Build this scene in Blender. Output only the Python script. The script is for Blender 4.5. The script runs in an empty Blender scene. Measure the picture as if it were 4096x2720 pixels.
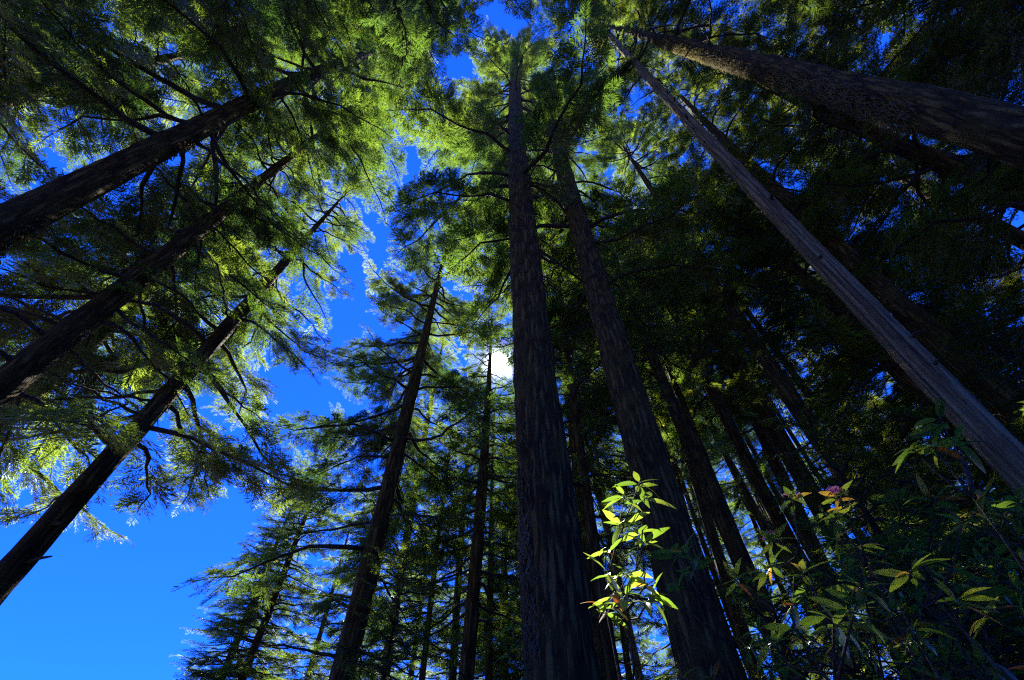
import bpy, math, random
import numpy as np
from mathutils import Vector, Matrix, Euler

R = math.radians
scene = bpy.context.scene
col = scene.collection

# ------------------------------------------------------------------ camera
CAM = Vector((0.0, 0.0, 1.6))
cam_data = bpy.data.cameras.new('camera')
cam_data.sensor_width = 36.0
cam_data.lens = 16.0
cam_data.clip_start = 0.05
cam_data.clip_end = 6000.0
cam = bpy.data.objects.new('camera', cam_data)
cam.location = CAM
cam.rotation_euler = (R(90 + 51.18), 0, 0)
col.objects.link(cam)
scene.camera = cam

# ------------------------------------------------------------------ sky and sun
SUN = Vector((-0.02903, 0.66368, 0.74745)).normalized()
SUN_EL = math.asin(SUN.z)
SUN_AZ = math.atan2(SUN.x, SUN.y)

world = bpy.data.worlds.new('World')
scene.world = world
world.use_nodes = True
wn = world.node_tree.nodes
wl = world.node_tree.links
wn.clear()
out = wn.new('ShaderNodeOutputWorld')
bg = wn.new('ShaderNodeBackground')
sky = wn.new('ShaderNodeTexSky')
sky.sky_type = 'NISHITA'
sky.sun_disc = False
sky.sun_elevation = SUN_EL
sky.sun_rotation = SUN_AZ
sky.altitude = 2500.0
sky.air_density = 1.0
sky.dust_density = 0.15
sky.ozone_density = 3.0
hs = wn.new('ShaderNodeMix'); hs.data_type = 'RGBA'; hs.blend_type = 'MULTIPLY'   # deep polarised blue of the photograph
hs.inputs['Factor'].default_value = 1.0
hs.inputs['B'].default_value = (0.042, 0.32, 1.85, 1)
gm = wn.new('ShaderNodeGamma'); gm.inputs['Gamma'].default_value = 0.6
wl.new(sky.outputs['Color'], gm.inputs['Color'])
wl.new(gm.outputs[0], hs.inputs['A'])
# the sun itself and its narrow aureole, as the sky carries it (the lamp below gives the light)
tc = wn.new('ShaderNodeTexCoord')
dot = wn.new('ShaderNodeVectorMath'); dot.operation = 'DOT_PRODUCT'
dot.inputs[1].default_value = SUN
wl.new(tc.outputs['Generated'], dot.inputs[0])
ac = wn.new('ShaderNodeMath'); ac.operation = 'ARCCOSINE'; ac.use_clamp = False
wl.new(dot.outputs['Value'], ac.inputs[0])
mr = wn.new('ShaderNodeMapRange'); mr.interpolation_type = 'SMOOTHSTEP'
mr.inputs['From Min'].default_value = R(1.35)
mr.inputs['From Max'].default_value = R(0.1)
mr.inputs['To Min'].default_value = 0.0
mr.inputs['To Max'].default_value = 120.0
wl.new(ac.outputs[0], mr.inputs['Value'])
mr2 = wn.new('ShaderNodeMapRange')
mr2.inputs['From Min'].default_value = R(5.0)
mr2.inputs['From Max'].default_value = R(0.5)
wl.new(ac.outputs[0], mr2.inputs['Value'])
pw = wn.new('ShaderNodeMath'); pw.operation = 'POWER'
pw.inputs[1].default_value = 4.0
wl.new(mr2.outputs[0], pw.inputs[0])
ml = wn.new('ShaderNodeMath'); ml.operation = 'MULTIPLY'
ml.inputs[1].default_value = 14.0
wl.new(pw.outputs[0], ml.inputs[0])
ad = wn.new('ShaderNodeMath'); ad.operation = 'ADD'
wl.new(mr.outputs[0], ad.inputs[0]); wl.new(ml.outputs[0], ad.inputs[1])
cc = wn.new('ShaderNodeCombineXYZ')
for k, f in enumerate((1.0, 0.96, 0.86)):
    m = wn.new('ShaderNodeMath'); m.operation = 'MULTIPLY'
    m.inputs[1].default_value = f
    wl.new(ad.outputs[0], m.inputs[0]); wl.new(m.outputs[0], cc.inputs[k])
sm = wn.new('ShaderNodeVectorMath'); sm.operation = 'ADD'
wl.new(hs.outputs['Result'], sm.inputs[0]); wl.new(cc.outputs[0], sm.inputs[1])
wl.new(sm.outputs[0], bg.inputs['Color'])
bg.inputs['Strength'].default_value = 0.095
wl.new(bg.outputs[0], out.inputs['Surface'])

sd = bpy.data.lights.new('sun', 'SUN')
sd.energy = 5.0
sd.angle = R(0.53)
sd.color = (1.0, 0.95, 0.84)
sun = bpy.data.objects.new('sun', sd)
sun.location = SUN * 80
sun.rotation_euler = (-SUN).to_track_quat('-Z', 'Y').to_euler()
col.objects.link(sun)

vs = scene.view_settings
vs.view_transform = 'Standard'
vs.look = 'None'
vs.gamma = 1.0
vs.exposure = 2.32
vs.use_curve_mapping = False
scene.render.engine = 'CYCLES'
cy = scene.cycles
cy.max_bounces = 7
cy.diffuse_bounces = 6
cy.glossy_bounces = 1
cy.transmission_bounces = 3
cy.sample_clamp_indirect = 3.0
cy.use_denoising = False
cy.filter_width = 1.2

# ------------------------------------------------------------------ helpers
def tag(o, label=None, cat=None, group=None, kind=None):
    if label: o['label'] = label
    if cat: o['category'] = cat
    if group: o['group'] = group
    if kind: o['kind'] = kind
    return o

def empty(name, loc):
    o = bpy.data.objects.new(name, None)
    o.empty_display_size = 0.3
    o.location = loc
    col.objects.link(o)
    return o

def link(name, me, parent=None, loc=None, rot=None, scale=None):
    o = bpy.data.objects.new(name, me)
    col.objects.link(o)
    if parent: o.parent = parent
    if loc is not None: o.location = loc
    if rot is not None: o.rotation_euler = rot
    if scale is not None: o.scale = scale
    return o

class MB:
    """collects vertices and faces for one mesh"""
    def __init__(s): s.v = []; s.f = []; s.n = 0
    def add(s, v, f):
        v = np.asarray(v, float); f = np.asarray(f, int) + s.n
        s.v.append(v); s.f.extend(f.tolist()); s.n += len(v)
    def tube(s, pts, rad, sides=5, cap=True):
        pts = np.asarray(pts, float); n = len(pts)
        rad = np.broadcast_to(np.asarray(rad, float), (n,))
        tan = np.gradient(pts, axis=0)
        tan /= np.linalg.norm(tan, axis=1)[:, None] + 1e-9
        ref = np.array([0, 0, 1.0]) if abs(tan[0][2]) < 0.9 else np.array([1.0, 0, 0])
        a = np.cross(tan, ref); a /= np.linalg.norm(a, axis=1)[:, None] + 1e-9
        b = np.cross(tan, a)
        ang = np.linspace(0, 2 * math.pi, sides, endpoint=False)
        ring = (np.cos(ang)[None, :, None] * a[:, None, :] + np.sin(ang)[None, :, None] * b[:, None, :])
        v = (pts[:, None, :] + ring * rad[:, None, None]).reshape(-1, 3)
        f = []
        for i in range(n - 1):
            for j in range(sides):
                k = (j + 1) % sides
                f.append((i * sides + j, i * sides + k, (i + 1) * sides + k, (i + 1) * sides + j))
        s.add(v, f)
        if cap:
            m = s.n - n * sides
            s.f.append([m + j for j in range(sides)][::-1])
            s.f.append([m + (n - 1) * sides + j for j in range(sides)])
    def mesh(s, name, mat, smooth=False):
        me = bpy.data.meshes.new(name)
        me.from_pydata(np.concatenate(s.v).tolist(), [], s.f)
        me.materials.append(mat)
        if smooth:
            me.polygons.foreach_set('use_smooth', [True] * len(me.polygons))
        me.update()
        return me

def vnoise(u, v, pu, seed):
    """smooth value noise, periodic in u with period pu (integers)"""
    rg = np.random.RandomState(seed)
    tab = rg.rand(pu, 512)
    iu = np.floor(u).astype(int); iv = np.floor(v).astype(int)
    fu = u - iu; fv = v - iv
    fu = fu * fu * (3 - 2 * fu); fv = fv * fv * (3 - 2 * fv)
    a = tab[iu % pu, iv % 512]; b = tab[(iu + 1) % pu, iv % 512]
    c = tab[iu % pu, (iv + 1) % 512]; d = tab[(iu + 1) % pu, (iv + 1) % 512]
    return (a * (1 - fu) + b * fu) * (1 - fv) + (c * (1 - fu) + d * fu) * fv

# ------------------------------------------------------------------ materials
def nmat(name):
    m = bpy.data.materials.new(name); m.use_nodes = True
    nt = m.node_tree; nt.nodes.clear()
    o = nt.nodes.new('ShaderNodeOutputMaterial')
    return m, nt.nodes, nt.links, o

def ramp(n, stops):
    r = n.new('ShaderNodeValToRGB')
    e = r.color_ramp.elements
    e[0].position, e[0].color = stops[0][0], (*stops[0][1], 1)
    e[1].position, e[1].color = stops[-1][0], (*stops[-1][1], 1)
    for p, c in stops[1:-1]:
        k = e.new(p); k.color = (*c, 1)
    return r

def bark_mat(name, dark, mid, light, sx=9.0, sz=1.6, bump=0.9, moss=None, rough=0.9, furrow=0.5):
    m, n, l, o = nmat(name)
    tcd = n.new('ShaderNodeTexCoord'); mp = n.new('ShaderNodeMapping')
    mp.inputs['Scale'].default_value = (sx, sx, sz)
    l.new(tcd.outputs['Object'], mp.inputs['Vector'])
    nz = n.new('ShaderNodeTexNoise'); nz.inputs['Scale'].default_value = 1.5
    nz.inputs['Detail'].default_value = 7; nz.inputs['Roughness'].default_value = 0.65
    l.new(mp.outputs[0], nz.inputs['Vector'])
    wv = n.new('ShaderNodeVectorMath'); wv.operation = 'MULTIPLY_ADD'        # warped plates split by furrows
    wv.inputs[1].default_value = (1.6, 1.6, 1.6)
    l.new(nz.outputs['Color'], wv.inputs[0]); l.new(mp.outputs[0], wv.inputs[2])
    vo = n.new('ShaderNodeTexVoronoi'); vo.feature = 'DISTANCE_TO_EDGE'; vo.inputs['Scale'].default_value = 1.1
    l.new(wv.outputs[0], vo.inputs['Vector'])
    fr = n.new('ShaderNodeMapRange'); fr.inputs['From Max'].default_value = 0.28
    l.new(vo.outputs['Distance'], fr.inputs['Value'])
    hm = n.new('ShaderNodeMath'); hm.operation = 'MULTIPLY_ADD'; hm.inputs[1].default_value = furrow
    l.new(fr.outputs[0], hm.inputs[0])
    hq = n.new('ShaderNodeMath'); hq.operation = 'MULTIPLY'; hq.inputs[1].default_value = 1.0 - furrow
    l.new(nz.outputs['Fac'], hq.inputs[0]); l.new(hq.outputs[0], hm.inputs[2])
    r = ramp(n, [(0.22, dark), (0.5, mid), (0.8, light)])
    l.new(hm.outputs[0], r.inputs[0])
    c = r.outputs[0]
    if moss:
        n2 = n.new('ShaderNodeTexNoise'); n2.inputs['Scale'].default_value = 1.7
        n2.inputs['Detail'].default_value = 5; n2.inputs['Roughness'].default_value = 0.6
        l.new(tcd.outputs['Object'], n2.inputs['Vector'])
        r2 = ramp(n, [(0.46, (0, 0, 0)), (0.74, (0.85, 0.85, 0.85))])
        l.new(n2.outputs['Fac'], r2.inputs[0])
        mx = n.new('ShaderNodeMix'); mx.data_type = 'RGBA'
        l.new(r2.outputs[0], mx.inputs['Factor'])
        l.new(c, mx.inputs['A']); mx.inputs['B'].default_value = (*moss, 1)
        c = mx.outputs['Result']
    p = n.new('ShaderNodeBsdfPrincipled')
    p.inputs['Roughness'].default_value = rough
    p.inputs['Specular IOR Level'].default_value = 0.2
    l.new(c, p.inputs['Base Color'])
    b = n.new('ShaderNodeBump'); b.inputs['Strength'].default_value = bump
    b.inputs['Distance'].default_value = 0.06
    l.new(hm.outputs[0], b.inputs['Height']); l.new(b.outputs[0], p.inputs['Normal'])
    l.new(p.outputs[0], o.inputs['Surface'])
    return m

def leaf_mat(name, cols, trans, tmix=0.5, gloss=0.06, rough=0.4, vein=False, nscale=0.9):
    """foliage: reflects a dark green, lets a yellow green through; varies per twig cluster and per object"""
    m, n, l, o = nmat(name)
    oi = n.new('ShaderNodeObjectInfo')
    ge = n.new('ShaderNodeNewGeometry')
    nz = n.new('ShaderNodeTexNoise'); nz.inputs['Scale'].default_value = nscale
    nz.inputs['Detail'].default_value = 3
    l.new(ge.outputs['Position'], nz.inputs['Vector'])
    a = n.new('ShaderNodeMath'); a.operation = 'ADD'
    l.new(oi.outputs['Random'], a.inputs[0]); l.new(nz.outputs['Fac'], a.inputs[1])
    h = n.new('ShaderNodeMath'); h.operation = 'MULTIPLY'; h.inputs[1].default_value = 0.5
    l.new(a.outputs[0], h.inputs[0])
    r1 = ramp(n, [(0.25 + 0.5 * i / (len(cols) - 1), c) for i, c in enumerate(cols)])
    r2 = ramp(n, [(0.25 + 0.5 * i / (len(trans) - 1), c) for i, c in enumerate(trans)])
    l.new(h.outputs[0], r1.inputs[0]); l.new(h.outputs[0], r2.inputs[0])
    d = n.new('ShaderNodeBsdfDiffuse'); t = n.new('ShaderNodeBsdfTranslucent')
    l.new(r1.outputs[0], d.inputs['Color']); l.new(r2.outputs[0], t.inputs['Color'])
    mx = n.new('ShaderNodeMixShader'); mx.inputs[0].default_value = tmix
    l.new(d.outputs[0], mx.inputs[1]); l.new(t.outputs[0], mx.inputs[2])
    g = n.new('ShaderNodeBsdfGlossy'); g.inputs['Roughness'].default_value = rough
    g.inputs['Color'].default_value = (0.9, 0.95, 1.0, 1)
    mg = n.new('ShaderNodeMixShader'); mg.inputs[0].default_value = gloss
    l.new(mx.outputs[0], mg.inputs[1]); l.new(g.outputs[0], mg.inputs[2])
    l.new(mg.outputs[0], o.inputs['Surface'])
    return m

BARK = bark_mat('fir_bark', (0.014, 0.008, 0.0025), (0.062, 0.035, 0.009), (0.15, 0.095, 0.028), moss=(0.10, 0.075, 0.014), sx=7.5, sz=0.8)
BARK_MOSSY = bark_mat('mossy_bark', (0.016, 0.010, 0.003), (0.065, 0.042, 0.011), (0.15, 0.10, 0.03), moss=(0.12, 0.09, 0.018), bump=0.9, sx=7.5, sz=0.9)
BARK_GREY = bark_mat('weathered_wood', (0.04, 0.028, 0.012), (0.19, 0.142, 0.068), (0.32, 0.25, 0.13), sx=9, sz=0.35, bump=0.6, furrow=0.3)
TWIG = bark_mat('limb_bark', (0.02, 0.017, 0.013), (0.05, 0.042, 0.033), (0.09, 0.08, 0.06), sx=14, sz=14, bump=0.2)
NEEDLE = leaf_mat('hemlock_needles',
    [(0.030, 0.050, 0.016), (0.045, 0.072, 0.020), (0.068, 0.092, 0.024)],
    [(0.05, 0.115, 0.016), (0.13, 0.22, 0.02), (0.26, 0.35, 0.03)], tmix=0.6, gloss=0.06, rough=0.45)
NEEDLE_DARK = leaf_mat('painted_shade_needles',  # same needles, duller: the shade of crowded crowns is put into the colour
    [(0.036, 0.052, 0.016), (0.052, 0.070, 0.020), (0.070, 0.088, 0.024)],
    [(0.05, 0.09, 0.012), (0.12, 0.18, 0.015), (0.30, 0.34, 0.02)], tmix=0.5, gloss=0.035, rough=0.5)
MOSS = leaf_mat('hanging_moss', [(0.08, 0.066, 0.03), (0.14, 0.11, 0.05), (0.2, 0.15, 0.07)],
    [(0.2, 0.18, 0.08), (0.32, 0.27, 0.12)], tmix=0.35, gloss=0.0)
LICHEN = leaf_mat('grey_lichen', [(0.10, 0.085, 0.05), (0.16, 0.135, 0.08), (0.22, 0.19, 0.12)],
    [(0.14, 0.12, 0.07), (0.2, 0.17, 0.1)], tmix=0.35, gloss=0.0)
RLEAF = leaf_mat('rhododendron_leaf', [(0.035, 0.075, 0.022), (0.055, 0.105, 0.028), (0.08, 0.13, 0.03)],
    [(0.15, 0.27, 0.02), (0.26, 0.40, 0.03), (0.42, 0.48, 0.04)], tmix=0.55, gloss=0.10, rough=0.28, nscale=5)
RLEAF_YELLOW = leaf_mat('yellow_leaf', [(0.40, 0.24, 0.03), (0.5, 0.32, 0.05)], [(0.75, 0.42, 0.03), (0.85, 0.55, 0.06)], tmix=0.55, gloss=0.06, nscale=5)
RLEAF_BROWN = leaf_mat('brown_leaf', [(0.20, 0.07, 0.025), (0.28, 0.12, 0.04)], [(0.5, 0.13, 0.02), (0.6, 0.22, 0.03)], tmix=0.5, gloss=0.04, nscale=5)
PETAL = leaf_mat('pink_petal', [(0.50, 0.14, 0.26), (0.60, 0.24, 0.36)], [(0.6, 0.15, 0.28), (0.7, 0.25, 0.38)], tmix=0.5, gloss=0.03, nscale=5)
RSTEM = bark_mat('rhododendron_bark', (0.03, 0.02, 0.01), (0.07, 0.045, 0.024), (0.12, 0.085, 0.05), sx=30, sz=30, bump=0.2)

def soil_mat():
    m, n, l, o = nmat('forest_floor')
    tcd = n.new('ShaderNodeTexCoord')
    nz = n.new('ShaderNodeTexNoise'); nz.inputs['Scale'].default_value = 2.2; nz.inputs['Detail'].default_value = 9
    l.new(tcd.outputs['Object'], nz.inputs['Vector'])
    r = ramp(n, [(0.3, (0.03, 0.022, 0.014)), (0.5, (0.07, 0.05, 0.03)), (0.66, (0.06, 0.075, 0.025)), (0.8, (0.11, 0.085, 0.05))])
    l.new(nz.outputs['Fac'], r.inputs[0])
    p = n.new('ShaderNodeBsdfPrincipled'); p.inputs['Roughness'].default_value = 0.95
    l.new(r.outputs[0], p.inputs['Base Color'])
    b = n.new('ShaderNodeBump'); b.inputs['Strength'].default_value = 0.8; b.inputs['Distance'].default_value = 0.08
    l.new(nz.outputs['Fac'], b.inputs['Height']); l.new(b.outputs[0], p.inputs['Normal'])
    l.new(p.outputs[0], o.inputs['Surface'])
    return m
SOIL = soil_mat()

# ------------------------------------------------------------------ ground: a path side that climbs into a bank on the right
def sstep(t):
    t = np.clip(t, 0, 1); return t * t * (3 - 2 * t)
def ground_z(x, y):
    x = np.asarray(x, float); y = np.asarray(y, float)
    bank = 2.8 * sstep((x - 1.4) / 7.5) + 0.10 * np.clip(x - 6, 0, 40)
    bumps = 0.10 * np.sin(x * 0.9 + 1.3) * np.cos(y * 0.7) + 0.05 * np.sin(x * 2.3 + y * 1.7)
    return bank + bumps * sstep((np.hypot(x, y) - 1.0) / 3)
def gz(x, y): return float(ground_z(x, y))

def build_ground():
    a = np.concatenate([-np.geomspace(3000, 31, 14), np.linspace(-30, 40, 141), np.geomspace(41, 3000, 14)])
    X, Y = np.meshgrid(a, a, indexing='ij')
    Z = ground_z(X, Y)
    n = len(a)
    v = np.stack([X, Y, Z], -1).reshape(-1, 3)
    i = np.arange(n * n).reshape(n, n)
    f = np.stack([i[:-1, :-1], i[1:, :-1], i[1:, 1:], i[:-1, 1:]], -1).reshape(-1, 4)
    b = MB(); b.add(v, f)
    g = link('ground', b.mesh('ground', SOIL, True))
    tag(g, 'brown forest floor of needle litter and soil under the trees', 'ground', kind='structure')
build_ground()

# ------------------------------------------------------------------ conifer limbs: prototypes that the trees share
def limb_proto(seed, L, kind):
    """one limb along +X; returns (wood mesh, foliage mesh or None)"""
    rg = np.random.RandomState(seed)
    w = MB(); fo = MB()
    n = 10
    t = np.linspace(0, 1, n)
    bend = rg.uniform(-0.16, 0.16)
    sag = rg.uniform(0.05, 0.14)
    ax = np.stack([t * L, bend * L * np.sin(t * 2.6) + 0.022 * L * np.cumsum(rg.randn(n)),
                   -sag * L * t ** 1.5 + 0.05 * L * t ** 4 + 0.016 * L * np.cumsum(rg.randn(n))], 1)
    ax[0] = 0
    r0 = 0.0135 * L + 0.006
    w.tube(ax, (r0 * (1 - 0.86 * t) + 0.002) * rg.uniform(0.8, 1.25, n), 6)
    bare = {'lush': 0.14, 'sparse': 0.38, 'dead': 1.0}[kind]
    quads = []; 
    def axis(s):
        k = min(int(s * (n - 1)), n - 2); q = s * (n - 1) - k
        p = ax[k] * (1 - q) + ax[k + 1] * q
        d = ax[k + 1] - ax[k]; return p, d / np.linalg.norm(d)
    def blades(P, D, S, ln, wd):
        """flat slim twigs of needles: arrays of root, direction, side"""
        quads.append(np.stack([P, P + D * ln * 0.45 + S * wd * 0.5, P + D * ln, P + D * ln * 0.45 - S * wd * 0.5], 1))
    def frond(p0, d, up, length, fine):
        """a secondary twig with pinnate needle twigs on both sides"""
        m = max(3, int(length / 0.037))
        s = (np.arange(m) + rg.rand(m) * 0.6) / m
        droop = rg.uniform(0.12, 0.42)
        pts = p0 + d * (s * length)[:, None] + np.array([0, 0, -1.0]) * (droop * length * s ** 1.8)[:, None]
        side = np.cross(up, d); side /= np.linalg.norm(side) + 1e-9
        if fine:
            w.tube(np.array([p0, p0 + d * length * 0.55 + [0, 0, -droop * length * .33], p0 + d * length + [0, 0, -droop * length]]),
                   [0.006 + 0.003 * length, 0.004, 0.0015], 3, False)
        for sg in (-1, 1):
            keep = rg.rand(m) < 0.94
            q = pts[keep]; k = len(q); sk = s[keep]
            if k == 0: continue
            fw = rg.uniform(0.75, 1.25, k)[:, None]
            D = d * fw + side * sg * rg.uniform(0.7, 1.0, k)[:, None] + rg.randn(k, 3) * 0.08
            D /= np.linalg.norm(D, axis=1)[:, None]
            N = up + rg.randn(k, 3) * 0.25
            S = np.cross(N, D); S /= np.linalg.norm(S, axis=1)[:, None] + 1e-9
            ln = (0.085 + 0.115 * np.sin(np.pi * np.clip(sk * 0.85 + 0.12, 0, 1)) * rg.uniform(0.7, 1.25, k))[:, None]
            blades(q, D, S, ln, rg.uniform(0.017, 0.027, k)[:, None])
        D = d[None] + np.array([[0, 0, -droop]]); D /= np.linalg.norm(D)
        blades(pts[-1:], D, side[None], np.array([[0.12]]), np.array([[0.022]]))
    up = np.array([0, 0, 1.0])
    if kind == 'dead':
        for k in range(int(5 + L * 3)):
            s = rg.uniform(0.25, 1.0); p, d = axis(s)
            sg = rg.choice([-1, 1])
            dd = d * rg.uniform(0.3, 1.0) + np.array([0, sg, 0]) * rg.uniform(0.5, 1) + np.array([0, 0, rg.uniform(-0.7, 0.3)])
            dd /= np.linalg.norm(dd); ln = L * rg.uniform(0.06, 0.22)
            mid = p + dd * ln * 0.5 + rg.randn(3) * 0.04 * ln
            w.tube(np.array([p, mid, p + dd * ln + [0, 0, -0.1 * ln]]), [0.007, 0.005, 0.002], 3, False)
        return w.mesh('dead_limb', TWIG, True), None
    gap = 0.14
    m = int(L * (1 - bare) / gap)
    for k in range(m):
        s = bare + (1 - bare) * (k + rg.rand() * 0.7) / m
        p, d = axis(min(s, 0.999))
        for sg in (-1, 1):
            if rg.rand() < (0.10 if kind == 'lush' else 0.42): continue
            u = (s - bare) / (1 - bare)
            prof = 0.25 * L * (0.35 + 0.9 * math.sin(math.pi * min(1, 0.18 + 0.62 * u))) * (1 - u) ** 0.45
            ln = max(0.16, min(prof, 1.35) * rg.uniform(0.55, 1.15))
            an = rg.uniform(0.75, 1.1)
            dd = d * math.cos(an) + np.array([-d[1], d[0], 0]) * sg * math.sin(an) + np.array([0, 0, rg.uniform(-0.28, 0.12)])
            dd /= np.linalg.norm(dd)
            uu = up + rg.randn(3) * 0.25; uu -= dd * (uu @ dd); uu /= np.linalg.norm(uu)
            frond(p, dd, uu, ln, True)
            # side fronds on the long ones
            if ln > 0.5:
                for e in range(int(ln / 0.15)):
                    q = rg.uniform(0.25, 0.9); ss = rg.choice([-1, 1])
                    sd_ = np.cross(uu, dd) * ss
                    d3 = dd * 0.7 + sd_ * 0.8 + np.array([0, 0, rg.uniform(-0.25, 0.05)]); d3 /= np.linalg.norm(d3)
                    frond(p + dd * ln * q + [0, 0, -0.15 * ln * q ** 1.8], d3, uu, ln * rg.uniform(0.28, 0.5), False)
    p, d = axis(0.999)
    frond(p - d * 0.1, d, up, 0.3 + 0.05 * L, False)
    Q = np.concatenate(quads)
    k = len(Q)
    fo.add(Q.reshape(-1, 3), np.arange(k * 4).reshape(k, 4))
    return w.mesh('limb', TWIG, True), fo.mesh('limb_foliage', NEEDLE)

PROTO = {}
sd_ = 100
for L in (1.3, 2.5, 4.2):
    for kind, cnt in (('lush', 3), ('sparse', 2), ('dead', 2)):
        for k in range(cnt):
            sd_ += 7
            PROTO.setdefault((L, kind), []).append(limb_proto(sd_, L, kind))
DARKF = {}
def dark_copy(me):  # foliage copy using the needle colour with shade painted in
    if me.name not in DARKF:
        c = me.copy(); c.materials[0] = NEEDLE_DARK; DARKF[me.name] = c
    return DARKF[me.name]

# rays along which the photograph's sun gets through: eye, and the sunlit leaves
SUNRAYS = [(Vector((0, 0, 1.6)), 0.16)]
SPRIG = [(0.39, 1.21, 2.41), (0.35, 1.26, 2.4), (0.38, 1.16, 2.34), (0.26, 1.23, 2.22), (0.35, 1.19, 2.22), (0.31, 1.19, 2.27), (0.25, 1.22, 2.15), (0.31, 1.22, 2.15),
   (0.35, 1.22, 2.12), (0.36, 1.23, 2.1), (0.26, 1.24, 2.11), (0.24, 1.28, 2.09), (0.28, 1.21, 2.08), (0.37, 1.25, 2.28)]
SPRIG = [tuple(CAM.lerp(Vector(p), 0.76)) for p in SPRIG]
SUNRAYS = [(o, r, 0.08) for o, r in SUNRAYS]
for p in SPRIG: SUNRAYS.append((Vector(p), 0.12, 0.22))
for p in [(1.63, 2.54, 2.5), (2.28, 2.06, 3.22)]: SUNRAYS.append((Vector(p), 0.03, 0.10))
for z_ in (21, 23, 25): SUNRAYS.append((Vector((7.5, 2.9, z_)), 0.5, 0.3))
def in_sun_gap(a, b, half):
    for k in (0.1, 0.4, 0.7, 1.0):
        p = a.lerp(b, k)
        for o, r, hf in SUNRAYS:
            w = p - o; s = w.dot(SUN)
            if s > 0 and (w - SUN * s).length < r + hf * half * (1.1 - 0.5 * k): return True
    return False

# ------------------------------------------------------------------ trunks
def trunk_mesh(name, H, r0, lean, bark, seed, rough=0.06, flare=0.5, top=0.025, sides=28, dz=None, knee=0.5, mid=0.82, bow=0.0, grooves=7):
    rg = np.random.RandomState(seed)
    m = max(12, int(H / (dz or (0.13 if sides > 50 else 0.2 if sides > 30 else 0.4))))
    z = np.linspace(-0.3, H, m)
    t = np.clip(z / H, 0, 1)
    r = np.where(t < knee, 1 - (1 - mid) * t / knee, mid + (top - mid) * (t - knee) / (1 - knee))
    r = r0 * (r + flare * np.exp(-np.clip(z, 0, None) / 0.9))
    ang = np.linspace(0, 2 * math.pi, sides, endpoint=False)
    A, Z = np.meshgrid(ang, z)
    u = A / (2 * math.pi)
    g = vnoise(u * grooves * 2, Z * 0.55, grooves * 2, seed) - 0.5
    g2 = vnoise(u * 14, Z * 2.1, 14, seed + 1) - 0.5
    g3 = vnoise(u * 5, Z * 0.3, 5, seed + 2) - 0.5
    g4 = 1 - 2 * np.abs(vnoise(u * 22 + 1.5 * g2, Z * 1.3, 22, seed + 3) - 0.5)
    g5 = vnoise(u * 40, Z * 5.0, 40, seed + 4) - 0.5
    RR = r[:, None] * (1 + rough * (1.3 * g + 0.9 * g2 + 1.4 * g3)) + 0.035 * min(1.0, r0 / 0.45) * (g4 - 0.6) * (sides > 30) * np.clip(r[:, None] / r0, 0.2, 1) + 0.03 * g5 * (sides > 30) * min(1.0, r0 / 0.45)
    bx, by = rg.uniform(-1, 1, 2) * bow
    cx = lean[0] * z + bx * np.sin(t * 3.1) * H * 0.01
    cyy = lean[1] * z + by * np.sin(t * 3.1) * H * 0.01
    v = np.stack([cx[:, None] + RR * np.cos(A), cyy[:, None] + RR * np.sin(A), Z], -1).reshape(-1, 3)
    i = np.arange(m * sides).reshape(m, sides)
    j = np.roll(i, -1, 1)
    f = np.stack([i[:-1], j[:-1], j[1:], i[1:]], -1).reshape(-1, 4).tolist()
    f.append(i[-1].tolist())
    b = MB(); b.v.append(v); b.f = f; b.n = len(v)
    axis = lambda h: Vector((float(np.interp(h, z, cx)), float(np.interp(h, z, cyy)), h))
    rad = lambda h: float(np.interp(h, z, r))
    return b.mesh(name, bark, True), axis, rad

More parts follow.
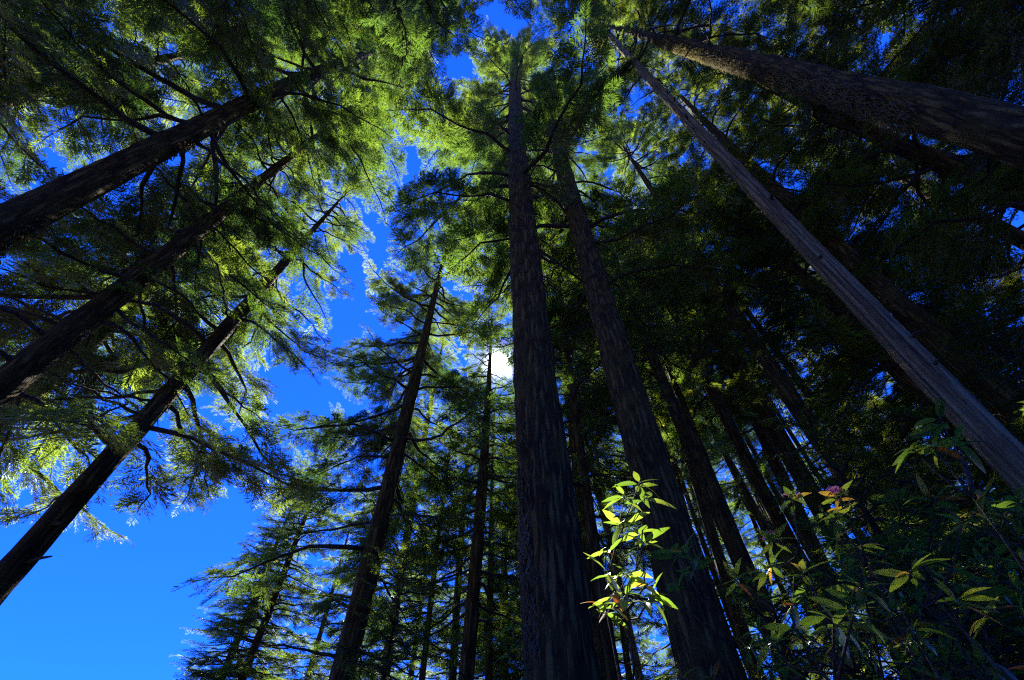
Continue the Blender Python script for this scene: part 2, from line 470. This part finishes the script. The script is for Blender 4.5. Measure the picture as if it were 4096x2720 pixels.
GA = 2.399963
def conifer(base, H, r0, lean, label, crown, Lmax, n, group='tall conifers of the forest', bark=None, seed=1, dark=False,
            sub=True, dead=0, dead_from=3.0, sparse=0.25, taper=0.75, shape_lo=0.75, mid=0.82, knee=0.5, rough=0.09, sides=36, bow=1.1, avoid=True, name='conifer_tree', clear=0.0, clear_w=1.0, clear2=None):
    rnd = random.Random(seed)
    x, y = base
    root = empty(name, (x, y, gz(x, y)))
    tag(root, label, 'tree', group)
    me, axis, rad = trunk_mesh('trunk', H, r0, lean, bark or BARK, seed, mid=mid, knee=knee, rough=rough, sides=sides, bow=bow)
    link('trunk', me, root)
    root_l = root.location
    def put(h, az, pitch, ln, kind):
        cls = 1.3 if ln < 1.75 else (2.5 if ln < 3.3 else 4.2)
        wood, fol = rnd.choice(PROTO[(cls, kind)])
        a = axis(h); s = ln / cls
        d = Vector((math.cos(az) * math.cos(pitch), math.sin(az) * math.cos(pitch), math.sin(pitch)))
        st = a + d * rad(h) * 0.6
        if avoid and in_sun_gap(root_l + st, root_l + st + d * ln, ln if kind != 'dead' else 0.2): return
        b = link('branch', wood, root, st, Euler((rnd.uniform(-0.3, 0.3), -pitch, az), 'XYZ'), (s, s * rnd.uniform(0.85, 1.15), s))
        if fol:
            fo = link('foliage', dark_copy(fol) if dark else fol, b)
            fo['kind'] = 'stuff'
    to_eye = math.atan2(-y, -x)
    az = rnd.uniform(0, 6.28)
    n = int(n * (0.80 if dark else 0.90))
    for i in range(n):
        t = (i + rnd.random() * 0.8) / n
        t = t ** 0.84
        h = crown + (H - 0.4 - crown) * t
        az += GA + rnd.uniform(-0.5, 0.5)
        da = abs((az - to_eye + math.pi) % (2 * math.pi) - math.pi)
        if t < min(clear, 0.78) and da < clear_w * (1 - 0.5 * t) and rnd.random() < 0.93: continue   # limbs shaded out on the path side
        if clear2 and t < clear2[2] and abs((az - clear2[0] + math.pi) % (2 * math.pi) - math.pi) < clear2[1]: continue
        prof = (shape_lo + (1 - shape_lo) * min(1, t / 0.25)) * (1 - t) ** taper + 0.10
        ln = max(1.0, Lmax * prof * rnd.uniform(0.65, 1.12))
        pitch = -0.16 + 0.55 * t ** 1.5 + rnd.uniform(-0.16, 0.16)
        put(h, az, pitch, ln, 'sparse' if rnd.random() < sparse * (1.3 - t) else 'lush')
    for i in range(dead):
        h = dead_from + (crown + 0.15 * (H - crown) - dead_from) * rnd.random()
        put(h, rnd.uniform(0, 6.28), rnd.uniform(-0.3, 0.15), rnd.uniform(0.6, 0.55 * Lmax + 0.4), 'dead')
    return root, axis, rad

TALL = 'tall conifers of the forest'

# ------------------------------------------------------------------ the trees one can tell apart
# left side
root_A, axis_A, rad_A = conifer((-9.8, 3.95), 56, 0.36, (0.010, 0.020), 'thick dark trunk crossing the upper left corner, its canopy filling the top left', 14, 7.0, 150, seed=11, clear=0.85, clear_w=1.25, taper=0.55, sparse=0.2, dead=4, dead_from=12)
conifer((-9.8, 6.1), 31, 0.30, (0.004, 0.006), 'middle of three slanting left trunks, heavily limbed from low down', 7.5, 4.6, 130, seed=12, clear=0.85, clear_w=1.3, sparse=0.25, dead=4)
root_C, axis_C, rad_C = conifer((-9.3, 8.4), 28, 0.25, (0.022, 0.024), 'lowest of three slanting left trunks, slender, rising out of open blue sky', 7.0, 4.8, 110, seed=13, clear=0.9, clear_w=1.35, sparse=0.35, dead=6, dead_from=9)
conifer((-4.47, 14.3), 33, 0.33, (0, 0), 'slim fir leaning left of the sun, limbs spread flat to the left', 8.5, 5.2, 135, seed=14, clear=0.75, taper=0.6, sparse=0.3, dead=5)
conifer((-1.6, 16.9), 26, 0.27, (0.012, 0.001), 'straight thin trunk standing right below the bright sun', 7, 3.8, 150, seed=15, clear=0.8, dead=6)
root_F, axis_F, rad_F = conifer((0.80, 7.77), 66, 0.53, (-0.004, 0.0), 'huge dark central trunk with grey lichen on its left side', 17, 7.2, 165, seed=16, clear2=(-0.2, 0.75, 0.42), clear=0.7, clear_w=1.3, taper=0.5, sparse=0.2, dead=8, dead_from=14, mid=0.93, knee=0.8, sides=72, rough=0.08, bark=BARK)
conifer((3.33, 8.9), 50, 0.49, (-0.003, 0.001), 'second thickest trunk, just right of the central one, leafy shrub at its foot', 15, 6.4, 125, taper=0.5, seed=17, clear=0.9, clear_w=1.5, sparse=0.3, dead=9, dead_from=11, mid=0.9, knee=0.75, sides=64, rough=0.08, bark=BARK_MOSSY)
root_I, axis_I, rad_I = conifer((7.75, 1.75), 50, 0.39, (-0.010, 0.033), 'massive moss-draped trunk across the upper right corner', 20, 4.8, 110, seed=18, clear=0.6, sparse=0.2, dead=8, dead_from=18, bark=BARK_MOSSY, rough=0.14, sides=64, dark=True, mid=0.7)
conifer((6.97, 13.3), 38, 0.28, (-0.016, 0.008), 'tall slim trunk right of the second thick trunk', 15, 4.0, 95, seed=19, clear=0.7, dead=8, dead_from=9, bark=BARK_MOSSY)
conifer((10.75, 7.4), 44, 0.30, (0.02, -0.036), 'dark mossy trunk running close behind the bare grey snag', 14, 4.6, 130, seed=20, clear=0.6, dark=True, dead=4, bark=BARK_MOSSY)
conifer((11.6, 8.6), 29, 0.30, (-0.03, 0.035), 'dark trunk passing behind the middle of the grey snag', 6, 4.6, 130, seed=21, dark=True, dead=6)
# far left pair against the sky
conifer((-11.1, 21.3), 17.3, 0.17, (-0.006, -0.004), 'shorter of the two pointed firs against the sky, lower left', 1.0, 2.7, 290, seed=22, sparse=0.1)
conifer((-9.8, 19.7), 19.5, 0.17, (0.005, 0.003), 'taller of the two pointed firs against the sky, lower left', 1.0, 2.9, 290, seed=23, sparse=0.1)
# behind the sun and the central trunk
mid_labels = [
 ((-3.4, 21.7), 22.5, 0.14, (-0.012, 0), 'very thin trunk between the slim fir and the sun tree', 4, 2.6, 70),
 ((-2.5, 26), 30, 0.21, (-0.02, 0), 'trunk hugging the left edge of the sun tree near the bottom', 6, 3.4, 80),
 ((-0.85, 24), 27, 0.20, (-0.015, 0), 'trunk in the gap between sun tree and central trunk, nearer the sun tree', 6, 3.0, 80),
 ((-0.3, 30), 33, 0.18, (0.001, 0), 'thin trunk in the gap, almost touching the central trunk', 8, 3.4, 80),
 ((5.6, 27.4), 36, 0.18, (0.012, 0), 'thin dark trunk just right of the pale snag beside the central trunk', 12, 3.6, 80),
 ((8.4, 22.5), 39, 0.21, (0.04, -0.015), 'first thin trunk right of the second thickest one', 14, 3.6, 80),
 ((11.2, 25.7), 40, 0.23, (0.016, -0.007), 'second in the row of thin parallel trunks at lower right', 14, 3.6, 80),
 ((9.7, 22.0), 40, 0.29, (0.06, -0.03), 'stoutest of the row of thin parallel trunks at lower right', 15, 4.0, 90),
 ((16.0, 25.4), 40, 0.28, (-0.04, 0.02), 'fourth in the row of thin parallel trunks at lower right', 14, 4.0, 90),
 ((18.1, 28.8), 42, 0.26, (-0.026, 0.016), 'trunk left of the narrow blue sky gap at lower right', 14, 4.0, 90),
 ((13.2, 20.4), 40, 0.34, (0.04, -0.03), 'rightmost trunk of the parallel row, right of the narrow sky gap', 13, 4.2, 110),
 ((13.0, 17.7), 42, 0.31, (-0.023, 0.016), 'dark trunk half way up, between slim right trunk and grey snag', 15, 4.2, 110),
]
for i, (b, H, r, ln, lab, cr, Lm, n) in enumerate(mid_labels):
    conifer(b, H, r, ln, lab, cr, Lm, n, seed=40 + i, clear=0.5, clear_w=0.8, sub=False, sides=16, dead=3, bark=BARK_MOSSY if i % 3 == 0 else BARK)
rt = random.Random(77)
places = ('just right of the slim right trunk', 'left of the stoutest thin trunk', 'right of the stoutest thin trunk', 'crossing the narrow sky gap', 'at the left border of the narrow sky gap',
          'at the right border of the narrow sky gap', 'above the pink flowers', 'between the narrow sky gap and the grey snag', 'above the large shiny leaves', 'half hidden right of the second thickest trunk')
for i, pl in enumerate(places):
    a = R((21, 24, 27, 34, 32.5, 37, 39, 42, 29, 19)[i]); d = (19, 27, 18, 30, 22, 20, 26, 19, 33, 16)[i]
    conifer((math.sin(a) * d, math.cos(a) * d), rt.uniform(32, 40), rt.uniform(0.13, 0.2), (rt.uniform(-.03, .03), rt.uniform(-.02, .02)), 'slender bare forest trunk ' + pl, 19, 3.2, 60,
            seed=600 + i, sides=14, dead=5, dead_from=6, bark=BARK_MOSSY if i % 2 else BARK, clear=0.4)
# fillers that only show as crowns
fill = [
 ((-6.4, 20.5), 27, 0.24, 'bushy fir behind the slim leaning fir, left of it', 3, 4.0, 110, False),
 ((-5.6, 25), 40, 0.26, 'fir showing between the pointed pair and the slim leaning fir', 3, 4.2, 110, False),
 ((-2.6, 33), 36, 0.28, 'far fir whose crown closes the view left of the sun', 5, 4.4, 110, False),
 ((1.8, 26), 36, 0.26, 'fir hidden by the central trunk, crown showing above the sun', 8, 4.8, 140, False),
 ((3.2, 34), 42, 0.3, 'far fir seen between the two thickest trunks', 8, 4.6, 110, False),
 ((-14.5, 3.0), 33, 0.34, 'bushy conifer at the left edge above the uppermost left trunk', 12, 4.8, 65, False),
 ((-15.0, -1.0), 35, 0.34, 'dark conifer crown filling the very top left corner', 13, 5.0, 65, False),
 ((-13.5, 9.0), 27, 0.28, 'conifer crown at the left edge between the middle and lowest left trunks', 9, 4.6, 90, False),
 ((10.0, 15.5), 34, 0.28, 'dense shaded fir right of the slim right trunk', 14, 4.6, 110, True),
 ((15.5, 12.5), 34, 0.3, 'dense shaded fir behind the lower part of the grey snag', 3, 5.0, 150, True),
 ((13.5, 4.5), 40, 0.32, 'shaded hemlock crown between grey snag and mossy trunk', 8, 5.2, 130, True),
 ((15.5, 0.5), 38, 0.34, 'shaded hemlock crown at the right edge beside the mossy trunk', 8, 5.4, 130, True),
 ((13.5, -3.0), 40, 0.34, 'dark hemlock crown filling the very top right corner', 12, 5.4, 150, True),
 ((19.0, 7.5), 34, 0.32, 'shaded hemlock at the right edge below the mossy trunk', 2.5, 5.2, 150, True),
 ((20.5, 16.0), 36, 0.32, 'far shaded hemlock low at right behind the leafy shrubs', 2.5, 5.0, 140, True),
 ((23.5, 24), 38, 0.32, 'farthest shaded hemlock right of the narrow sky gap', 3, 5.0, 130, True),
 ((-4.6, -1.3), 47, 0.36, 'tree behind the viewpoint whose limbs hang in along the top, left of centre', 22, 6.4, 90, False),
 ((-10.0, -1.6), 47, 0.36, 'tree behind the viewpoint whose limbs hang in along the top, above the left trunk', 18, 6.4, 90, False),
 ((4.2, -1.6), 47, 0.36, 'tree behind the viewpoint whose limbs hang in along the top, right of centre', 26, 5.6, 70, False),
 ((2.5, 15.2), 31, 0.22, 'bushy fir filling the gap between the two thickest trunks', 7, 4.0, 120, False),
 ((2.2, 11.6), 23, 0.16, 'slim leafy fir showing close along the right side of the central trunk', 9, 3.0, 100, False),
 ((9.1, 10.6), 44, 0.28, 'fir whose high crown stands right of the second thickest trunk top', 25, 4.6, 90, False),
 ((5.0, 15.8), 32, 0.22, 'bushy fir just right of the second thickest trunk', 15, 3.8, 90, False),
]
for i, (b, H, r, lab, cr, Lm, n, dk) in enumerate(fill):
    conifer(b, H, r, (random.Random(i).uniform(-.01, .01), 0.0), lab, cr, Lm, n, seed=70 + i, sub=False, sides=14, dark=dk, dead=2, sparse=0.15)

# the wood goes on behind the viewpoint
for i, (x, y) in enumerate(((-7.5, -10), (-0.5, -11.5), (7.5, -10))):
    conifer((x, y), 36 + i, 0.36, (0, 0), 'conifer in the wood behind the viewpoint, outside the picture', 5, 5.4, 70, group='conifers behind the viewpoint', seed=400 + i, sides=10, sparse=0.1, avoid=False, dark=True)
# distant trees: a dim mass behind the trunks
far = []
rf = random.Random(5)
for k in range(20):
    a = R(-21 + 72 * (k + rf.uniform(-.3, .3)) / 19); d = rf.uniform(31, 52)
    far.append((math.sin(a) * d, math.cos(a) * d))
for i, (x, y) in enumerate(far):
    conifer((x, y), rf.uniform(24, 31) if x < 0 else rf.uniform(30, 40), 0.26, (0, 0), 'distant conifer in the dim mass of forest behind the nearer trunks', 2.5, 4.8, 115,
            group='distant conifers closing the view', seed=200 + i, sides=10, sparse=0.1, avoid=False, name='distant_conifer')
# young hemlocks under the big trees
saps = [((2.3, 13.5), 8.5, 'young hemlock between the two thickest trunks'),
        ((-2.9, 12.5), 8.0, 'drooping young hemlock left of the sun tree near the bottom'),
        ((5.6, 10.6), 5.0, 'young hemlock right of the second thickest trunk'),
        ((7.6, 7.8), 5.0, 'shaded young hemlock under the grey snag'),
        ((5.6, 6.6), 6.0, 'shaded young hemlock behind the sunlit shrub stems at lower right'),
        ((10.2, 6.2), 7.0, 'dim young hemlock at the right edge below the grey snag'),
        ((8.6, 6.2), 4.0, 'low dim hemlock in the lower right corner behind the shrubs')        ,((5.0, 2.6), 2.0, 'low dim hemlock at the right edge behind the yellowed leaves'),
        ((4.4, 5.0), 3.4, 'low shaded hemlock behind the pink flowers'),
        ((9.5, 9.5), 6.0, 'dim young hemlock right of the narrow sky gap'),
        ((11.5, 12.3), 11.0, 'dim hemlock of middle height far behind the pink flowers'),
        ((15.5, 9.3), 13.0, 'dim hemlock of middle height behind the lower grey snag'),
        ((18.5, 12.5), 14.0, 'dim hemlock of middle height right of the parallel trunks')]
for i, (b, H, lab) in enumerate(saps):
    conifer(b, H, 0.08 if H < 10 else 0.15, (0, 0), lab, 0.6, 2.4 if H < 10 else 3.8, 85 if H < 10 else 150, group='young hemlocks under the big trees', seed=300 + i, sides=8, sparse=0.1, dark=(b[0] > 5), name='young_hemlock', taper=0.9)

# bare grey snags
root_H, axis_H, rad_H = conifer((6.45, 5.05), 52, 0.215, (0.020, -0.040), 'bare grey weathered trunk slanting across the right half, cracked along its grain', 27, 3.6, 60, group='weathered snags',
        bark=BARK_GREY, seed=31, clear=0.8, dead=6, dead_from=22, sparse=0.5, rough=0.05, sides=36, mid=0.95, knee=0.75, bow=0.2, name='weathered_snag')
root_S, axis_S, rad_S = conifer((4.69, 19.47), 22.5, 0.16, (-0.053, 0.010), 'thin pale snag leaning against the right edge of the central trunk', 20, 1.0, 2, group='weathered snags',
        bark=BARK_GREY, seed=32, dead=5, dead_from=8, sides=14, mid=0.9, knee=0.95, name='weathered_snag')

# broken stubs, cracks and knots
def stub(root, axis, rad, h, az, ln, mat, r=0.03):
    rg = random.Random(int(h * 100))
    d = Vector((math.cos(az), math.sin(az), rg.uniform(-0.3, 0.2)))
    a = axis(h) + d * rad(h) * 0.8
    b = MB()
    b.tube([a, a + d * ln * 0.5 + Vector((0, 0, 0.03)), a + d * ln], [r * 1.3, r, r * 0.5], 6)
    link('broken_stub', b.mesh('broken_stub', mat, True), root)
toeye = math.atan2(-5.1, -6.25)
for k in range(15):
    rk = random.Random(k)
    stub(root_H, axis_H, rad_H, 4.5 + k * 1.25 + rk.uniform(-.4, .4), toeye + rk.uniform(-1.5, 1.5), rk.uniform(0.05, 0.30), TWIG, rk.uniform(0.018, 0.04))
for h, az, ln in ((4.9, -0.5, 0.35), (5.6, -0.3, 0.6), (6.4, -0.6, 0.4), (4.2, -0.5, 0.25)):
    stub(root_C, axis_C, rad_C, h, az, ln, TWIG, 0.03)

# drying cracks along the grey snag
def crack(root, axis, rad, h0, h1, az, wd):
    b = MB(); n = 14; pts = []
    rg = random.Random(int(h0 * 37))
    hs_ = [h0 + (h1 - h0) * k / (n - 1) for k in range(n)]
    drift = 0.0
    for h in hs_:
        drift += rg.uniform(-0.02, 0.02)
        a = az + drift; p = axis(h); r = rad(h) * 1.015 + 0.004
        pts.append(p + Vector((math.cos(a), math.sin(a), 0)) * r)
    w = [wd * (0.25 + math.sin(math.pi * (k + 0.5) / n)) for k in range(n)]
    b.tube(pts, w, 4)
    link('drying_crack', b.mesh('drying_crack', TWIG, True), root)
for k, (h0, h1, da) in enumerate(((3, 9, -0.55), (5.5, 13, -0.1), (9, 17, 0.3), (12, 21, -0.4), (4, 8, 0.35), (15, 24, 0.05))):
    crack(root_H, axis_H, rad_H, h0, h1, toeye + da, 0.010)

# shaggy moss and lichen hanging on trunks
def shag(name, root, axis, rad, az, spread, h0, h1, n, ln, wd, mat, seed, out_=0.03):
    rg = np.random.RandomState(seed); V = []
    for k in range(n):
        h = rg.uniform(h0, h1); a = az + rg.randn() * spread
        nrm = np.array([math.cos(a), math.sin(a), 0.0])
        p = np.array(axis(h)) + nrm * rad(h) * 1.0
        L = ln * rg.uniform(0.4, 1.4); W = wd * rg.uniform(0.5, 1.4)
        t = np.array([-nrm[1], nrm[0], 0]) * W
        o1 = nrm * out_ * rg.uniform(0.6, 2.2)
        mid = p + o1 + [rg.randn() * .02, rg.randn() * .02, -0.45 * L]
        tip = p + o1 * 0.8 + [rg.randn() * .04, rg.randn() * .04, -L]
        V.append([p - t * 0.6, p + t * 0.6, mid + t, mid - t]); V.append([mid - t, mid + t, tip + t * .15, tip - t * .15])
    V = np.array(V); b = MB(); b.add(V.reshape(-1, 3), np.arange(len(V) * 4).reshape(-1, 4))
    o = link(name, b.mesh(name, mat), root); o['kind'] = 'stuff'
for k, (h0, h1, az, n) in enumerate(((3.8, 4.9, -2.6, 260), (4.9, 5.9, -2.75, 260), (6.0, 7.0, -2.65, 240), (7.4, 8.0, -2.75, 90), (9.5, 11, -2.9, 70), (12.5, 14.5, -2.9, 60))):
    shag('lichen', root_F, axis_F, rad_F, az, 0.24, h0, h1, n, 0.20, 0.010, LICHEN, 500 + k)
for k in range(10):
    h0 = 8 + k * 1.9
    shag('moss', root_I, axis_I, rad_I, math.atan2(-1.3, -7.75) - 0.75 + 0.15 * math.sin(k * 2.1), 0.55, h0, h0 + 2.1, 900, 0.24, 0.009, MOSS if k > 5 else LICHEN, 520 + k, 0.04)
shag('moss', root_A, axis_A, rad_A, math.atan2(-3.3, 10.0) + 0.9, 0.3, 9.0, 10.4, 160, 0.2, 0.025, MOSS, 540, 0.05)
shag('moss', root_A, axis_A, rad_A, math.atan2(-3.3, 10.0) + 0.9, 0.25, 14.6, 16.6, 130, 0.2, 0.025, MOSS, 541, 0.05)

# ------------------------------------------------------------------ rhododendrons
def leaf_mesh(name, L, W, curl, mat, seed):
    rg = np.random.RandomState(seed)
    n = 7; t = np.linspace(0, 1, n)
    w = W * 0.5 * np.clip(np.sin(math.pi * np.clip(t, 0.0, 1) ** 0.8), 0, 1) ** 0.75
    w[0] = 0.002; w[-1] = 0.0015
    x = t * L; z = -curl * L * t ** 2
    V = []; fold = 0.22
    for k in range(n):
        wob = 1 + rg.randn() * 0.045
        V += [(x[k], -w[k] * wob, z[k] + fold * w[k]), (x[k], 0, z[k]), (x[k], w[k] * wob, z[k] + fold * w[k])]
    f = []
    for k in range(n - 1):
        a = k * 3
        f += [(a, a + 3, a + 4, a + 1), (a + 1, a + 4, a + 5, a + 2)]
    b = MB(); V = np.array(V); V[:, 0] += 0.012; b.add(V, f)
    b.tube([(0, 0, 0), (0.014, 0, 0)], 0.0016, 4)
    return b.mesh(name, mat, True)
LEAVES = [leaf_mesh('leaf', 0.108, 0.029, c, RLEAF, i) for i, c in enumerate((0.02, 0.12, 0.25, 0.4, 0.08))]
LEAF_Y = [leaf_mesh('leaf', 0.10, 0.03, c, RLEAF_YELLOW, 20 + i) for i, c in enumerate((0.1, 0.3))]
LEAF_B = [leaf_mesh('leaf', 0.09, 0.024, c, RLEAF_BROWN, 30 + i) for i, c in enumerate((0.2, 0.45))]
def petal_mesh():
    b = MB()
    for k in range(5):
        a = k * 2 * math.pi / 5; d = np.array([math.cos(a), math.sin(a), 0]); s_ = np.array([-d[1], d[0], 0])
        V = [d * .002 - s_ * .002, d * .002 + s_ * .002, d * .010 + s_ * .005 + [0, 0, .018], d * .010 - s_ * .005 + [0, 0, .018],
             d * .026 + s_ * .011 + [0, 0, .026], d * .026 - s_ * .011 + [0, 0, .026], d * .036 + [0, 0, .022]]
        b.add(V, [(0, 1, 2), (0, 2, 3)]); b.f[-2:] = []
        m = b.n - 7
        b.f += [[m, m + 1, m + 2, m + 3], [m + 3, m + 2, m + 4, m + 5], [m + 5, m + 4, m + 6]]
    return b.mesh('blossom', PETAL)
BLOSSOM = petal_mesh()
BUD = None

def rhododendron(base, tips, label, seed, size=1.0, near=1.0, yellow=0.03, brown=0.03, nl=(6, 9), flowers=(), dense=0):
    rnd = random.Random(seed)
    x, y = base; z0 = gz(x, y)
    root = empty('rhododendron', (x, y, z0))
    tag(root, label, 'shrub', 'rhododendrons in the understory')
    O = Vector((x, y, z0))
    pts = [CAM.lerp(Vector(tp), near) - O for tp in tips]
    nm = max(1, round(len(pts) / 6))
    heads = [pts[int(k * len(pts) / nm)] for k in range(nm)]
    mains = []
    for hd in heads:                                    # crooked main stems
        P = []; w0 = Vector((rnd.uniform(-.12, .12), rnd.uniform(-.12, .12), 0)); b1 = rnd.uniform(-.2, .2); b2 = rnd.uniform(-.2, .2)
        for q in range(12):
            u = q / 11
            P.append(w0.lerp(hd * 0.9, u) + Vector((b1 * math.sin(u * 5) + rnd.uniform(-.02, .02), b2 * math.sin(u * 4) + rnd.uniform(-.02, .02), 0.25 * hd.z * u * (1 - u))))
        b = MB(); b.tube(P, [(0.016 * (1 - q / 11) ** 0.8 + 0.0015) * (0.35 + 0.65 * size) for q in range(12)], 6)
        link('stem', b.mesh('stem', RSTEM, True), root)
        mains.append(P)
    for ti, T in enumerate(pts):
        st = min((p for P in mains for p in P[4:]), key=lambda p: (p - T).length + 0.6 * max(0, p.z - T.z + 0.1))
        k1 = st.lerp(T, 0.4) + Vector((rnd.uniform(-.05, .05), rnd.uniform(-.05, .05), -0.05))
        P = [st, st.lerp(k1, 0.6), k1.lerp(T, 0.3), k1.lerp(T, 0.7), T]
        b = MB(); b.tube(P, [0.0055 * size, 0.0048 * size, 0.004 * size, 0.003 * size, 0.0018 * size], 5)
        link('twig', b.mesh('twig', RSTEM, True), root)
        d0 = (P[-1] - P[-2]).normalized()
        d0 = (d0 + Vector((0, 0, rnd.uniform(-.2, .8)))).normalized()
        q0 = d0.to_track_quat('X', 'Z')
        n = rnd.randint(*nl); ph = rnd.uniform(0, 6.28)
        for k in range(n):
            r = rnd.random()
            me = rnd.choice(LEAF_Y) if r < yellow else (rnd.choice(LEAF_B) if r < yellow + brown else rnd.choice(LEAVES))
            a = ph + k * 2 * math.pi / n * (1 if n < 8 else 1.6) + rnd.uniform(-.3, .3)
            tilt = rnd.uniform(0.85, 1.75)
            v = q0 @ Vector((math.cos(tilt), math.sin(tilt) * math.cos(a), math.sin(tilt) * math.sin(a)))
            v.z -= 0.18; v.normalize()
            qq = v.to_track_quat('X', 'Z') @ Euler((rnd.uniform(-.7, .7), 0, 0)).to_quaternion()
            s = size * rnd.uniform(0.6, 1.15)
            link('leaf', me, root, T - d0 * rnd.uniform(0, 0.03) * size, qq.to_euler(), (s, s * rnd.uniform(.85, 1.2), s))
        if ti in flowers:
            for k in range(5):
                v = q0 @ Vector((1, rnd.uniform(-1, 1), rnd.uniform(-1, 1)))
                link('blossom', BLOSSOM, root, T + v.normalized() * 0.03, v.to_track_quat('Z', 'Y').to_euler(), (0.8, 0.8, 0.8))
    return root

rhododendron((0.55, 1.7), SPRIG,
   'sunlit rhododendron sprig with glowing yellow-green leaves right of the central trunk', 1, size=0.49, nl=(5, 8))
rhododendron((0.75, 2.1), [(0.57, 1.58, 2.38), (0.53, 1.41, 2.31), (0.60, 1.52, 2.32), (0.58, 1.47, 2.27), (0.49, 1.53, 2.23)],
   'small dim rhododendron sprig before the foot of the second thickest trunk', 2, size=0.8, nl=(4, 6), brown=0.06)
rhododendron((2.7, 2.5), [(2.25, 2.08, 3.22), (2.32, 2.03, 3.2), (2.58, 2.09, 3.44), (2.62, 2.14, 3.33)],
   'rhododendron tips with narrow bright leaves just left of the grey snag foot', 3, size=1.5, nl=(7, 10))
rhododendron((2.0, 2.8), [(1.77, 2.22, 3.0), (1.75, 2.4, 2.86), (1.85, 2.4, 2.82), (1.81, 2.44, 3.03), (1.72, 2.25, 2.9)],
   'rhododendron with a deep pink flower and hanging orange leaves, lower right', 4, size=1.05, yellow=0.25, brown=0.08, flowers=(0,))
rhododendron((1.8, 3.4), [(1.76, 2.57, 3.2), (1.61, 2.73, 3.02), (1.69, 3.01, 3.0), (1.5, 2.76, 2.86)],
   'rhododendron with small pale pink flowers beside the narrow sky gap', 5, size=1.1, flowers=(0, 1))
rhododendron((2.9, 2.3), [(2.56, 2.19, 3.02), (2.56, 2.51, 3.17), (2.52, 2.31, 2.96)],
   'rhododendron with a few yellowed leaves at the right edge', 6, size=1.4, yellow=0.3)
rhododendron((1.9, 3.0), [(1.62, 2.53, 2.51), (1.65, 2.37, 2.50), (1.50, 2.70, 2.55)],
   'rhododendron with large curved shiny leaves low at right of centre', 7, size=1.8, nl=(5, 7))
rhododendron((2.0, 4.0), [(1.84, 3.83, 2.84), (1.60, 3.54, 2.70), (1.80, 3.8, 2.64), (1.87, 3.9, 2.93), (1.30, 3.6, 2.54), (1.05, 3.45, 2.5)],
   'small-leaved bright rhododendron sprigs along the bottom right of the second trunk', 8, size=1.25)
rhododendron((0.1, 4.6), [(-0.01, 4.14, 3.02), (-0.03, 3.81, 2.75)],
   'dim rhododendron leaves peeping out left of the central trunk base', 9, size=1.0)
dims = [((2.5, 1.0), 'dark rhododendron filling the bottom right corner'),
        ((3.3, 2.0), 'dark rhododendron at the right edge above the corner one'),
        ((2.3, 3.0), 'dark rhododendron behind the large shiny leaves'),
        ((3.6, 3.3), 'dark rhododendron behind the pink flowered one'),
        ((4.7, 2.4), 'dark rhododendron under the grey snag at the right edge'),
        ((3.0, 4.8), 'dark rhododendron at the feet of the parallel trunks'),
        ((3.4, 0.9), 'dark rhododendron at the right edge low down, behind the corner one'),
        ((2.9, 2.6), 'dark rhododendron between the shiny leaves and the yellowed leaves')]
for i, (b, lab) in enumerate(dims):
    rd = random.Random(900 + i); tips = []
    for k in range(36):
        a = rd.uniform(0, 6.28); r = rd.uniform(0.2, 1.0) ** 0.6 * 0.95
        x, y = b[0] + math.cos(a) * r, b[1] + math.sin(a) * r
        tips.append((x, y, 1.6 + math.hypot(x, y) * rd.uniform(0.12, 0.40)))
    rhododendron(b, tips, lab, 900 + i, size=1.35, nl=(6, 9))
